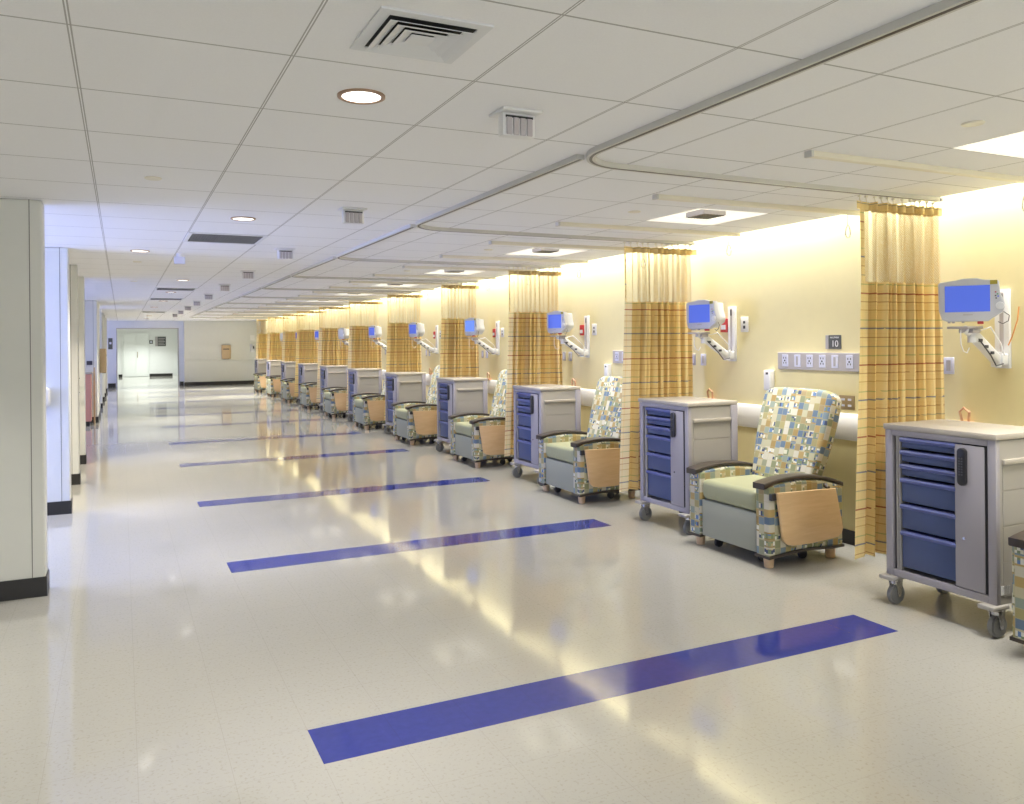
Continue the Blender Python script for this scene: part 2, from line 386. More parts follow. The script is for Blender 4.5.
# end wall of the ward and the blue portal
w_ = struct(MB().box(2.10, XW, Y_END, Y_END + .12, 0, CZ + .3).build('wall_end', 'cream_wall'))
struct(MB().box(2.09, XW, Y_END - .01, Y_END, 0, .13).build('baseboard_end', 'black_rubber'))
struct(MB().prism([(Y_END - .035, .90), (Y_END - .045, .93), (Y_END - .035, .96), (Y_END, .96), (Y_END, .90)], 'x', 2.15, XW).build('trim_3', 'cream_wall'), 'cream chair rail along the end wall')
PY = 32.25
pm = MB().box(-.62, -.17, PY, PY + .25, 0, CZ).box(1.93, 2.10, PY, PY + .25, 0, CZ).box(-.17, 1.93, PY, PY + .25, 2.14, CZ)
struct(pm.build('wall_portal', 'portal_blue_wall'))
struct(MB().box(-.17, -.14, PY - .012, PY + .26, 0, 2.14).box(1.90, 1.93, PY - .012, PY + .26, 0, 2.14).box(-.17, 1.93, PY - .012, PY + .26, 2.115, 2.145).build('trim_4', 'plate_grey'), 'thin grey frame round the opening in the blue wall')
struct(MB().box(-.45, -.20, PY - .012, PY, 0, .15).box(1.96, 2.09, PY - .012, PY, 0, .15).build('baseboard_portal', 'black_rubber'))
# corridor beyond
struct(MB().box(-.75, -.62, PY + .25, Y_FAR, 0, CZ).build('wall_corridor_left', 'white_wall'))
struct(MB().box(2.6, 2.7, Y_END + .1, Y_FAR, 0, CZ).box(2.1, 2.6, Y_END + .12, Y_END + .5, 0, CZ).build('wall_corridor_right', 'white_wall'))
struct(MB().box(-.75, 2.7, Y_FAR, Y_FAR + .1, 0, CZ).build('wall_corridor_end', 'white_wall'))
struct(MB().box(1.20, 2.25, Y_FAR - .012, Y_FAR, 0, .13).box(-.14, .06, Y_FAR - .012, Y_FAR, 0, .13).build('baseboard_corridor', 'black_rubber'))
dr = empty('door_1', (.62, Y_FAR - .03, 0)); struct(dr)
for sx in (-1, 1):
    leaf = MB().box(min(0, sx * .54) + (.003 if sx > 0 else 0), max(0, sx * .54) - (.003 if sx < 0 else 0), -.02, .02, .01, 2.05, .004).build('door_leaf', 'door_white', dr)
MB().box(-.59, -.545, -.03, .02, 0, 2.1).box(.545, .59, -.03, .02, 0, 2.1).box(-.545, .545, -.03, .02, 2.055, 2.1).build('door_frame', 'door_white', dr)
MB().cyl((.07, -.06, .92), (.07, -.06, 1.2), .014).cyl((.07, -.06, .95), (.07, -.02, .95), .01).cyl((.07, -.06, 1.17), (.07, -.02, 1.17), .01).build('door_handle', 'brass_plate', dr)

# ================================================================ CEILING EQUIPMENT
def downlight(x, y, label, power=15, col=(1, .965, .92)):
    t = empty('downlight', (x, y, CZ)); t.scale = (.87, .87, 1); tag(t, label, 'ceiling light', 'round recessed downlights')
    m_ = MB(); n = 40
    bmr = bmesh.new()
    prof_ = [(.098, 0), (.098, -.006), (.09, -.009), (.080, -.006), (.080, -.001)]
    rings = [[bmr.verts.new((r * math.cos(2 * PI * k / n), r * math.sin(2 * PI * k / n), z)) for k in range(n)] for r, z in prof_]
    for a, b2 in zip(rings, rings[1:]):
        for k in range(n): bmr.faces.new((a[k], a[(k + 1) % n], b2[(k + 1) % n], b2[k]))
    bmesh.ops.recalc_face_normals(bmr, faces=bmr.faces); m_._add(bmr)
    m_.build('trim_ring', 'trim_copper', t, True)
    MB().cyl((0, 0, -.004), (0, 0, -.0005), .0805, n=40).build('lens', 'lamp_glow', t)
    d = bpy.data.lights.new('lamp', 'AREA'); d.shape = 'DISK'; d.size = .15; d.energy = power; d.color = col; d.spread = math.radians(105)
    o = bpy.data.objects.new('lamp', d); C.objects.link(o); o.parent = t; o.location = (0, 0, -.012)
    return t
DL = [(.787, 2.83, 'nearest round downlight, beside the square ceiling air diffuser'), (.785, 5.92, 'round downlight just before the nearest egg-crate ceiling grille'),
      (.165, 8.3, 'round downlight left of the aisle grid line, over the left wall ends'), (.77, 11.87, 'round downlight just before the second egg-crate ceiling grille'),
      (.76, 14.63, 'round downlight between the two far egg-crate ceiling grilles'), (.70, 20.5, 'farthest small round downlight over the aisle')]
for x, y, l in DL: downlight(x, y, l)
for x, y, l in [(2.6, -2.6, 'round downlight behind the camera near the back windows'), (-1.8, 7.0, 'round downlight in the window alcove behind the nearest wall end'), (-1.8, 1.0, 'round downlight left of the camera outside the photo')]: downlight(x, y, l)

def troffer(y, label):
    t = empty('ceiling_troffer', ((TXA + TXB) / 2, y + TILE / 2, CZ)); tag(t, label, 'ceiling light', 'recessed square ceiling lights over the bays')
    h = TILE / 2 - .001; n = 8
    # curved reflector pan
    bm_ = bmesh.new()
    prof_ = [(h, 0.0), (h - .02, 0.004)] + [(h - .02 - .16 * math.sin(a), .004 + .10 * (1 - math.cos(a))) for a in [PI / 2 * k / n for k in range(1, n + 1)]] + [(0.001, .104)]
    R = [[bm_.verts.new((sx * r, sy * r, z)) for sx, sy in ((1, 1), (-1, 1), (-1, -1), (1, -1))] for r, z in prof_]
    for a, b2 in zip(R, R[1:]):
        for k in range(4): bm_.faces.new((a[k], a[(k + 1) % 4], b2[(k + 1) % 4], b2[k]))
    bmesh.ops.recalc_face_normals(bm_, faces=bm_.faces); q = MB(); q._add(bm_)
    q.build('reflector', 'troffer_lens', t)
    # perforated basket in the middle
    b_ = MB().box(-.10, .10, -.10, .10, .006, .010).box(-.10, .10, -.10, -.095, .010, .045).box(-.10, .10, .095, .10, .010, .045).box(-.10, -.095, -.095, .095, .010, .045).box(.095, .10, -.095, .095, .010, .045)
    bk = b_.build('basket', 'plate_grey', t)
    s_ = MB()
    for i in range(7):
        v = -.081 + i * .027; s_.box(v - .004, v + .004, -.095, .095, .002, .006)
        s_.box(-.095, .095, v - .004, v + .004, .002, .0055)
    s_.build('perforation', 'basket_mesh', bk)
    area('troffer_lamp', (0, 0, -.01), .56, .56, 15, (1, .965, .92), spread=math.radians(105), parent=t)
    return t
for i, y in enumerate(TROFF_Y):
    k = i - 2
    troffer(y, 'square ceiling light with grey basket, %s from the camera' % nth(max(k, 0), 12) if k >= 0 else 'square ceiling light %s the camera' % ('well behind' if k == -2 else 'beside'))

# main curtain rails along the aisle, each turning into its bay
def rail_pts(y):
    r = .28; x0 = 1.985; yt = y
    pts = [(x0, y - BAY - .11)] + [(x0, y - BAY + (BAY - r) * t) for t in (.25, .5, .75)]
    pts += [(x0 + r * (1 - math.cos(a)), y - r + r * math.sin(a)) for a in [PI / 2 * k / 12 for k in range(13)]]
    pts += [(x0 + r + .4, y + .01), (3.4, y + .02), (4.688, y + .03)]
    return pts
TRK0 = 3.42
NB = 11
for k in range(NB):
    y = TRK0 + BAY * k
    pts = rail_pts(y)
    if k == 0: pts[0] = (1.985, -3.8)
    t = MB().sweep_rect(pts, .042, CZ - .024, CZ).build('curtain_track', 'track_grey')
    tag(t, 'curved ceiling curtain track, %s to the camera' % nth(k, NB), 'curtain track', 'L-shaped ceiling curtain tracks')
    MB().sweep_rect([(p[0], p[1]) for p in pts], .014, CZ - .0252, CZ - .024).build('slot', 'arm_brown', t)
    MB().box(4.691, 4.72, y, y + .06, CZ - .0265, CZ - .002, .004).build('end_stop', 'steel', t)
# straight IV tracks
def iv(y, label):
    t = empty('iv_track', (2.95, y, CZ)); tag(t, label, 'ceiling track', 'short straight ceiling tracks for drip hooks')
    MB().box(0, 1.73, -.02, .02, -.028, 0, .003).build('rail', 'cream_metal', t); MB().box(-.010, .008, -.023, .023, -.031, 0, .003).build('end_cap', 'track_grey', t)
    h = MB().tube([(1.62, 0, -.028), (1.62, 0, -.10)], .003).tube([(1.62 + .028 * math.sin(a) * (.6 + .4 * (1 - math.cos(a)) / 2), 0, -.10 - .045 * (1 - math.cos(a))) for a in [2 * PI * k / 16 for k in range(16)]], .0035)
    h.build('hook', 'steel', t, True); return t
for i in range(-1, 21):
    y = 4.04 + i * 1.2125
    iv(y, 'short ceiling track with hanging hook, %s to the camera' % nth(i + 1, 22))

# call lights (ribbed boxes)
def call_light(x, y, label):
    t = empty('call_light', (x, y, CZ)); tag(t, label, 'call light', 'ribbed white boxes under the ceiling')
    MB().box(-.085, .085, -.035, .10, -.012, 0, .004).build('base_plate', 'white_plastic', t)
    MB().box(-.07, .07, 0, .045, -.10, -.012, .005).build('housing', 'white_plastic', t, True)
    for i in range(4):
        MB().box(-.056 + i * .029, -.056 + i * .029 + .024, -.007, 0, -.097, -.03, .003).build('lens', 'calllight_lens', t)
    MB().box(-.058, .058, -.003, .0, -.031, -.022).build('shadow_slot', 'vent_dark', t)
    return t
for k in range(10):
    call_light(1.39, 2.77 + BAY * k, 'white ceiling call light box with four lenses, %s to the camera' % nth(k, 10))

# square diffuser
dz = empty('ceiling_diffuser', (.79, 2.215, CZ)); dz.scale = (.86, .86, 1); tag(dz, 'square white louvred air diffuser in the ceiling, nearest the camera', 'air vent')
MB().box(-.15, .15, -.15, .15, -.003, -.0005).build('backing', 'vent_dark', dz)
q = MB()
for u0, u1, v0, v1 in ((-.19, .19, -.19, -.15), (-.19, .19, .15, .19), (-.19, -.15, -.15, .15), (.15, .19, -.15, .15)): q.box(u0, u1, v0, v1, -.006, 0)
q.build('frame', 'vent_white', dz)
for i, (r, ri) in enumerate(((.147, .112), (.112, .076), (.076, .040), (.042, 0))):
    bm_ = bmesh.new(); ao = [bm_.verts.new((sx * r, sy * r, -.017 + .002 * i)) for sx, sy in ((1, 1), (-1, 1), (-1, -1), (1, -1))]
    if ri:
        bi = [bm_.verts.new((sx * ri, sy * ri, -.005)) for sx, sy in ((1, 1), (-1, 1), (-1, -1), (1, -1))]
        for k in range(4): bm_.faces.new((ao[k], ao[(k + 1) % 4], bi[(k + 1) % 4], bi[k]))
    else: bm_.faces.new(ao)
    q = MB(); q._add(bm_); q.build('louvre', 'vent_white', dz).modifiers.new('thickness', 'SOLIDIFY').thickness = .0015
# egg-crate return grilles, one ceiling tile each
def grille(y0, label, x0=TX0 + TILE):
    t = empty('ceiling_grille', (x0, y0, CZ)); tag(t, label, 'air vent', 'dark egg-crate grilles in the ceiling')
    MB().box(.01, .60, .01, .60, -.002, 0).build('backing', 'vent_dark', t)
    MB().box(.0, .61, .0, .03, -.008, 0).box(0, .61, .58, .61, -.008, 0).box(0, .03, .03, .58, -.008, 0).box(.58, .61, .03, .58, -.008, 0).build('frame', 'vent_white', t)
    s_ = MB()
    for i in range(1, 26): s_.box(.03 + i * .0211 - .0011, .03 + i * .0211 + .0011, .03, .58, -.006, -.002); s_.box(.03, .58, .03 + i * .0211 - .0011, .03 + i * .0211 + .0011, -.006, -.002)
    s_.build('lattice', 'lattice_grey', t); return t
grille(TY0 + TILE * 7 + .0, 'nearest dark egg-crate ceiling grille beyond the second downlight')
grille(TY0 + TILE * 18, 'second dark egg-crate ceiling grille, between far downlights')
grille(TY0 + TILE * 23, 'third dark egg-crate ceiling grille, past the far downlights')
grille(TY0 + TILE * 34, 'farthest thin ceiling grille, just before the blue portal wall')
# sprinkler cover discs
def disc(x, y, label):
    t = MB().cyl((x, y, CZ - .007), (x, y, CZ), .042, .045, n=28, bev=.002).build('sprinkler_cover', 'cream_metal', None, True)
    tag(t, label, 'sprinkler cover', 'round ceiling discs')
for k in range(6): disc(3.2, 2.19 + BAY * k, 'round cream sprinkler disc over the bays, %s to the camera' % nth(k, 6))
for k, y in enumerate((4.66, 9.4, 12.3)): disc(.16, y, 'round sprinkler disc left of the aisle, %s to the camera' % nth(k, 3))
# small hanging exit sign seen edge on
es = empty('exit_sign', (.52, 8.45, CZ)); tag(es, 'small pale sign hanging from the ceiling over the aisle', 'sign')
MB().cyl((0, 0, -.03), (0, 0, 0), .03).build('mount', 'white_plastic', es); MB().box(-.05, .05, -.02, .02, -.10, -.03, .004).build('panel', 'plate_lavender', es)

# ================================================================ CARTS
def make_cart():
    t = empty('supply_cart')          # origin: floor under the front centre; x into the bay, y along the front (camera side is -y)
    D, Wd = .48, .65; y0, y1 = -Wd / 2, Wd / 2
    # body shell: sides, back, bottom, front frame
    b_ = MB().box(.03, D, y0, y0 + .02, .165, .995).box(.03, D, y1 - .02, y1, .165, .995).box(D - .02, D, y0 + .02, y1 - .02, .165, .995).box(.03, D - .02, y0 + .02, y1 - .02, .165, .20)
    b_.build('body', 'cart_side', t)
    f = MB().box(0, .035, y0, y0 + .045, .165, .998, .004).box(0, .035, y1 - .045, y1, .165, .998, .004).box(0, .035, y0 + .045, y1 - .045, .165, .205, .003).box(0, .035, y0 + .045, y1 - .045, .965, .998, .003)
    fr = f.build('front_frame', 'cart_grey', t, True)
    MB().box(.012, .30, y1 - .075, y1 - .062, .205, .965).box(.006, .03, y1 - .092, y1 - .084, .205, .965).build('door_channel', 'cart_side', t)
    MB().box(.10, .12, y0 + .02, y1 - .02, .205, .965).build('back_liner', 'gap_black', t)
    # worktop
    MB().box(-.008, D + .01, y0 - .008, y1 + .008, .998, 1.03, .006).build('worktop', 'cart_top', t, True)
    # drawers
    tops = [.962, .890, .812, .733, .585, .435]; bots = tops[1:] + [.215]
    for a, z in zip(tops, bots):
        z = z + .012
        d = MB().box(.012, .10, -.108, y1 - .098, z, a - .030, .003).build('drawer', 'cart_drawer', t, True)
        MB().prism([(.012, a - .030), (-.004, a - .026), (-.008, a - .012), (.0, a - .002), (.05, a - .002), (.05, a - .030)], 'y', -.108, y1 - .098, .001, 1).build('pull_lip', 'drawer_lip', d)
    # sliding door panel with its black keypad lock
    dp = MB().box(-.004, .014, y0 + .058, -.105, .21, .958, .003).build('door_panel', 'cart_grey', t, True)
    kp = MB()
    pts = [(math.cos(a) * .024, .79 + .08 * 0 + math.sin(a) * .024 + (.075 if 0 <= a <= PI else -.075)) for a in [2 * PI * (i + .5) / 24 for i in range(24)]]
    kp.prism([(-.155 + u, v + .055) for u, v in pts], 'x', -.026, -.004, .005)
    k_ = kp.build('keypad_lock', 'keypad_black', dp, True)
    kk = MB()
    for i in range(7):
        for j in range(2): kk.box(-.029, -.026, -.165 + j * .014, -.157 + j * .014, .80 + i * .014, .808 + i * .014)
    kk.build('key', 'keypad_key', k_)['label'] = 'small dark keys of the keypad'
    MB().cyl((-.008, -.155, .47), (-.004, -.155, .47), .007).build('lock_button', 'steel', dp, True)
    MB().box(-.001, .012, y0 + .046, y0 + .057, .21, .955).box(-.001, .006, y0 + .05, y0 + .11, .945, .962).build('door_gap', 'gap_black', t)
    # side panels (both sides): rail strip and inset panels
    for s_ in (-1, 1):
        yy = y0 if s_ < 0 else y1
        a_, b2 = sorted((yy, yy + s_ * .004))
        sp_ = MB()
        sp_.box(.05, D - .07, a_, b2, .563, .737, .001).box(.05, D - .07, a_, b2, .743, .865, .001).box(.05, D - .07, a_, b2, .383, .557, .001).box(.05, D - .07, a_, b2, .205, .377, .001)
        sp_.build('side_panel', 'cart_side', t)
        a_, b2 = sorted((yy, yy + s_ * .018))
        MB().box(.045, D - .065, a_, b2, .875, .900, .003).build('side_rail', 'cart_top', t, True)
        a_, b2 = sorted((yy - s_ * .0, yy + s_ * .016))
        MB().box(D - .06, D, a_, b2, .165, .998, .003).build('corner_post', 'cart_grey', t, True)
    q = MB().box(.03, .10, y0 - .004, y0, .215, .26); q.build('data_plate', 'white_plastic', t)
    # casters
    for cx, cy in ((.02, y0 + .03), (.02, y1 - .03), (D - .05, y0 + .03), (D - .05, y1 - .03)):
        ca = MB().box(cx - .065, cx + .06, cy - .045, cy + .045, .142, .165, .006).build('caster', 'cart_side', t, True)
        ox = cx + .0; oy = cy - .015
        MB().prism([(ox - .03, .142), (ox + .03, .142), (ox + .012, .045), (ox - .008, .045)], 'y', oy - .026, oy - .022).prism([(ox - .03, .142), (ox + .03, .142), (ox + .012, .045), (ox - .008, .045)], 'y', oy + .022, oy + .026).cyl((ox, oy, .118), (ox, oy, .145), .028).cyl((ox, oy - .028, .058), (ox, oy + .028, .058), .008).build('fork', 'steel', ca, True)
        MB().cyl((ox, oy - .018, .058), (ox, oy + .018, .058), .058, n=28, bev=.007).build('wheel', 'wheel_grey', ca, True)
    return t
NC = 11
cart0 = make_cart()
for k in range(NC):
    c = cart0 if k == 0 else copy_tree(cart0)
    c.location = (3.98, 2.945 + BAY * k - (.05 if k else 0) * 0, 0)
    tag(c, 'grey rolling supply cart with six blue drawers, %s to the camera' % nth(k, NC), 'cart', 'rolling supply carts along the ward')

# ================================================================ RECLINERS
def make_chair():
    t = empty('recliner_chair')       # origin: floor, front near corner; x 0 front -> back, y 0 (near side) -> .83
    Wc = .83; pw = .13
    def arch(x): # arm height along x
        return .505 + .085 * max(0, 1 - ((x - .26) / .44) ** 2) ** .9
    xs = [.0 + .67 * i / 16 for i in range(17)]
    for side, ya in ((0, 0), (1, Wc - pw)):
        poly = [(x, max(arch(x), .50) - .02) for x in xs] + [(.67, .095), (.56, .092), (.40, .105), (.26, .105), (.12, .095), (0, .085)]
        MB().prism(poly, 'y', ya, ya + pw, .018, 3).build('arm_panel', 'patchwork_fabric', t, True, uv=True)
        # dark trim along the bottom
        tr = [(-.004, .070), (-.004, .088), (.12, .098), (.26, .108), (.40, .108), (.56, .095), (.675, .098), (.675, .082), (.56, .079), (.40, .092), (.26, .092), (.12, .082)]
        MB().prism(tr, 'y', ya - .004, ya + pw + .004).build('bottom_trim', 'arm_brown', t)
        cap = []
        top = [(x, max(arch(x), .49) + .012) for x in [-.03 + .72 * i / 18 for i in range(19)]]
        bot = [(x, z - .027 - (.012 if x < .05 else 0)) for x, z in reversed(top)]
        MB().prism(top + bot, 'y', ya + .008, ya + pw - .004, .0125, 4).build('arm_cap', 'arm_brown', t, True)
        # legs
        for lx in (.055, .615):
            MB().cyl((lx, ya + pw / 2, 0), (lx, ya + pw / 2, .082), .030, .037, n=20, bev=.003).build('leg', 'leg_wood', t, True)
    # seat cushion, front panel
    MB().box(.005, .62, pw + .005, Wc - pw - .005, .355, .50, .04, 4).build('seat_cushion', 'sage_vinyl', t, True)
    MB().box(.012, .07, pw + .004, Wc - pw - .004, .085, .352, .01, 2).build('front_panel', 'sage_panel', t, True)
    MB().box(.07, .60, pw + .004, Wc - pw - .004, .12, .345, .006).build('under_frame', 'arm_brown', t)
    MB().box(.10, .66, .05, Wc - .05, .075, .100, .004).build('base_bar', 'dark_metal', t)
    # leaning back: outline in (y,z'), thickness along x', then tilted
    n = 14; hw0, hw1, H = .28, .340, .76
    out = [(-hw0, 0), (hw0, 0)]
    out += [(hw0 + (hw1 - hw0) * min(1, s_ * 1.6), H * .92 * s_) for s_ in (.15, .35, .55, .75, .93)]
    out += [(hw1 * math.cos(a) ** .35 * (1 if math.cos(a) > 0 else 0), H * .88 + H * .12 * math.sin(a)) for a in [PI / 2 * k / 8 for k in range(1, 8)]]
    out += [(0, H)]
    right = out[2:]; left = [(-y, z) for y, z in reversed(right[:-1])]
    poly = [(-hw0, 0), (hw0, 0)] + right + left
    mt = Matrix.Translation((.46, Wc / 2, .44)) @ Matrix.Rotation(math.radians(17), 4, 'Y')
    MB().prism(poly, 'x', 0, .12, .035, 4).build('backrest', 'patchwork_fabric', t, True, uv=True).matrix_local = mt
    # transverse crease on the backrest
    # folded side tray
    tray = [(.035, .512), (.56, .500), (.625, .225), (.612, .190), (.575, .166), (.34, .150), (.18, .152), (.125, .162), (.090, .190), (.078, .225)]
    tb_ = MB().prism(tray, 'y', -.042, -.020, .005, 2).build('side_tray', 'maple', t, True)
    MB().box(.0, .06, -.024, .002, .46, .505, .004).box(.30, .42, -.02, .002, .35, .42).build('tray_bracket', 'dark_metal', tb_)
    MB().cyl((.50, -.03, .505), (.50, .01, .525), .014).build('tray_knob', 'arm_brown', tb_)
    # casters under
    for cx, cy in ((.12, .19), (.12, .64), (.42, .13), (.60, .30), (.42, .70)):
        MB().cyl((cx, cy - .014, .034), (cx, cy + .014, .034), .034, n=20, bev=.004).box(cx - .02, cx + .02, cy - .022, cy + .022, .05, .08, .004).build('caster', 'dark_metal', t, True)
    return t
NCH = 11
ch0 = make_chair()
for k in range(NCH):
    c = ch0 if k == 0 else copy_tree(ch0)
    c.location = (3.84, 4.05 + BAY * (k - 1) - (.02 if k > 1 else 0) + (.02 if k == 0 else 0), 0)
    tag(c, 'patchwork recliner with sage seat and maple tray, %s' % ('cut off by the photo edge' if k == 0 else ('%s one fully in view' % nth(k - 1) if k < NCH - 1 else 'farthest down the ward')), 'recliner', 'patchwork recliners along the ward')

# ================================================================ CURTAINS
def curtain(k):
    rnd = random.Random(40 + k); y = TRK0 + .05 + BAY * k
    xl = [4.00, 3.96, 4.02, 4.13, 4.09, 4.06, 4.01, 3.99, 4.08, 4.06, 4.09][k]; xr = 4.70
    t = empty('privacy_curtain', (0, y, 0))
    tag(t, ('gold privacy curtain with thin coloured stripes and open mesh top, %s to the camera' % nth(k, NB)), 'curtain', 'gold privacy curtains hanging from the ceiling tracks')
    nf = 9.5 + rnd.random() * 2; nx = 260
    ph = [rnd.uniform(-.35, .35) for _ in range(14)]; am = [rnd.uniform(.7, 1.25) for _ in range(14)]
    flat = .13 if k < 2 else .10
    def path(s_, spread):     # s in 0..1 along the gathered curtain
        if s_ < flat: q_ = 0; yy = -.030 + .02 * s_ / flat
        else:
            q_ = (s_ - flat) / (1 - flat); f = q_ * nf; i = int(f); tt = f - i
            yy = math.sin((f + ph[i % 14] * math.sin(PI * tt)) * 2 * PI) * .058 * am[i % 14]
            yy += (-.01) * (1 - min(1, q_ * 8))
        if s_ >= flat: yy = math.copysign(min(1, abs(yy) / .058) ** .75 * .055, yy)
        x = xl - spread + (xr - xl + spread * 1.25) * (s_ + (.012 * math.sin(s_ * nf * 4 * PI + 1) if s_ > flat else 0))
        return x, yy
    def sheet(z0, z1, nz, s0, s1, ampf, sprf):
        bm_ = bmesh.new(); L = bm_.loops.layers.uv.verify(); V = []; U = []
        n = max(4, int(nx * (s1 - s0)))
        for j in range(nz + 1):
            z = z0 + (z1 - z0) * j / nz; row = []; us = []; u = 0; prev = None
            for i in range(n + 1):
                s_ = s0 + (s1 - s0) * i / n; x, yy = path(s_, sprf(z)); yy *= ampf(z)
                yy += .004 * math.sin(z * 3 + s_ * 20)
                if prev: u += math.hypot(x - prev[0], yy - prev[1])
                prev = (x, yy); us.append(u + s0 * 3); row.append(bm_.verts.new((x, yy, z)))
            V.append(row); U.append(us)
        for j in range(nz):
            for i in range(n):
                f = bm_.faces.new((V[j][i], V[j][i + 1], V[j + 1][i + 1], V[j + 1][i]))
                for l, (a, b2) in zip(f.loops, ((j, i), (j, i + 1), (j + 1, i + 1), (j + 1, i))): l[L].uv = (U[a][b2], z0 + (z1 - z0) * a / nz)
        q = MB(); q.bm.free(); q.bm = bm_; return q
    amp = lambda z: .75 + .35 * (2.3 - z) / 2.1
    spr = lambda z: .0 + .075 * max(0, (1.9 - z)) / 1.6
    sheet(.22, 1.86, 12, flat, 1, amp, spr).build('cloth', 'curtain_gold', t, True)
    sheet(.21, 1.86, 12, 0, flat + .0001, amp, spr).build('front_fold', 'curtain_gold' if k in (0, 3, 4, 7) else 'curtain_cream', t, True)['label'] = 'flat leading fold of the curtain'
    sheet(1.86, 2.32, 5, 0, .97, amp, lambda z: 0).build('mesh_top', 'curtain_net', t, True)
    sheet(1.86, 2.33, 4, .005, .07 if k == 0 else .028, amp, lambda z: 0).build('side_hem', 'curtain_gold', t, True)
    sheet(2.292, 2.34, 2, -.06 if k == 0 else 0, 1.05, lambda z: .9, lambda z: 0).build('header_band', 'curtain_gold', t, True)
    for i in range(12):
        s_ = .02 + .95 * i / 11; x, yy = path(s_, 0)
        MB().tube([(x, yy * .3, CZ - .036), (x, yy * .4, 2.35), (x + .004, yy * .8, 2.335)], .003, 6).box(x - .006, x + .006, -.008 + yy * .3, .008 + yy * .3, CZ - .038, CZ - .027).build('hook', 'cream_metal', t)
    return t
for k in range(NB): curtain(k)

# ================================================================ WALL EQUIPMENT IN EACH BAY
# monitors on arms
def make_mount():
    t = empty('monitor_mount')   # origin on the wall at the channel's foot (x=0 is the wall face)
    MB().box(-.022, 0, -.045, .045, 0, .48, .003).build('channel', 'white_plastic', t, True)
    MB().box(-.025, -.022, -.012, .012, .02, .46).build('channel_slot', 'plate_grey', t)
    MB().box(-.028, -.025, -.008, .008, .40, .45).build('channel_label', 'socket_dark', t)
    MB().box(-.075, -.02, -.04, .04, .02, .09, .008).cyl((-.075, 0, .01), (-.075, 0, .10), .028, n=20).build('wall_pivot', 'white_plastic', t, True)
    a = Vector((-.10, -.01, .06)); b2 = Vector((-.36, -.045, .21))
    dirv = (b2 - a).normalized(); side = dirv.cross(Vector((0, 1, 0))).normalized()
    lo = MB()
    rot = dirv.to_track_quat('X', 'Z').to_matrix().to_4x4(); L_ = (b2 - a).length
    lo.box(-.02, L_ + .02, -.028, .028, -.032, .032, .02, 3, mtx=Matrix.Translation(a) @ rot)
    lo.build('spring_arm', 'white_plastic', t, True)
    MB().tube([a + Vector((.02, -.035, -.03)), a + Vector((-.06, -.045, -.04)), (a + b2) / 2 + Vector((0, -.04, -.05)), b2 + Vector((0, -.04, -.03))], .004).build('cable', 'socket_dark', t, True)
    MB().tube([b2 + Vector((.03, -.03, .02)), b2 + Vector((.12, -.03, .04)), a + Vector((0, -.035, .09)), a + Vector((.04, -.03, .02))], .004).build('cable', 'white_plastic', t, True)
    for i in range(3):
        p = a + (b2 - a) * (.35 + .25 * i) + Vector((0, -.03, -.012)); MB().box(p.x - .015, p.x + .012, p.y - .006, p.y + .006, p.z - .012, p.z + .006, .003).build('cable_clip', 'socket_dark', t)
    MB().cyl(b2 + Vector((0, 0, -.05)), b2 + Vector((0, 0, .035)), .026, n=20).cyl(b2 + Vector((-.03, 0, .01)), b2 + Vector((-.07, -.0, .03)), .022, n=16).build('elbow', 'white_plastic', t, True)
    MB().box(-.48, -.34, -.10, .03, .240, .254, .004).box(-.42, -.35, -.09, .0, .215, .24, .005).build('monitor_tray', 'plate_grey', t, True)
    MB().tube([(-.47, -.05, .235), (-.475, -.055, .15), (-.46, -.06, .11), (-.43, -.06, .10), (-.41, -.06, .13)], .003).build('basket_hook', 'white_plastic', t, True)
    return t
def make_monitor(screen):
    t = empty('patient_monitor')      # local: x to the viewer's right, -y towards the viewer, z up; origin bottom centre of the case
    # face outline with a humped top and a bulging lower right side for the knob
    face = [(-.150, .012), (-.168, .07), (-.172, .245), (-.160, .258), (-.07, .268), (-.03, .279), (.05, .279), (.09, .268), (.165, .262), (.172, .252), (.176, .19), (.200, .12), (.203, .09), (.19, .055), (.15, .03), (.11, 0), (-.12, 0)]
    MB().prism(face, 'y', -.012, .045, .008, 3).build('front_case', 'monitor_case', t, True)
    back = [(u * .90 + .004, .012 + v * .90) for u, v in face]
    MB().prism(back, 'y', .045, .15, .02, 3).build('rear_case', 'monitor_back', t, True)
    MB().box(-.132, .122, -.0145, -.0115, .062, .232).build('screen', screen, t)
    MB().box(.122, .162, -.0145, -.0115, .236, .262).build('corner_tag', 'tag_olive', t)
    MB().box(-.03, .025, -.0135, -.0115, .040, .046).build('name_mark', 'plate_grey', t)
    for i, (u, v) in enumerate(((.152, .185), (.163, .172), (.152, .162), (.166, .158), (.155, .146))):
        MB().box(u - .0045, u + .0045, -.016, -.0115, v - .0035, v + .0035).build('button', ('red_plastic', 'green_plastic', 'socket_dark', 'screen_blue', 'socket_dark')[i], t)
    MB().cyl((.176, -.030, .098), (.176, -.011, .098), .022, .024, n=24, bev=.003).build('knob', 'monitor_back', t, True)
    MB().tube([(.195, .02, .06), (.225, .0, .035), (.22, -.005, .0), (.19, .0, -.018), (.165, .01, -.004)], .003).build('cable', 'socket_dark', t, True)
    for u in (-.11, -.085, -.03): MB().box(u - .008, u + .008, 0, .02, -.010, .002).build('connector', 'plate_grey', t)
    MB().box(.05, .085, -.005, .03, -.018, 0, .003).build('clamp_knob', 'red_plastic', t)
    return t
mount0 = make_mount()
mons = {s_: make_monitor(s_) for s_ in ('screen_blue', 'screen_light_blue', 'screen_pale')}
used = set(); NM = 10
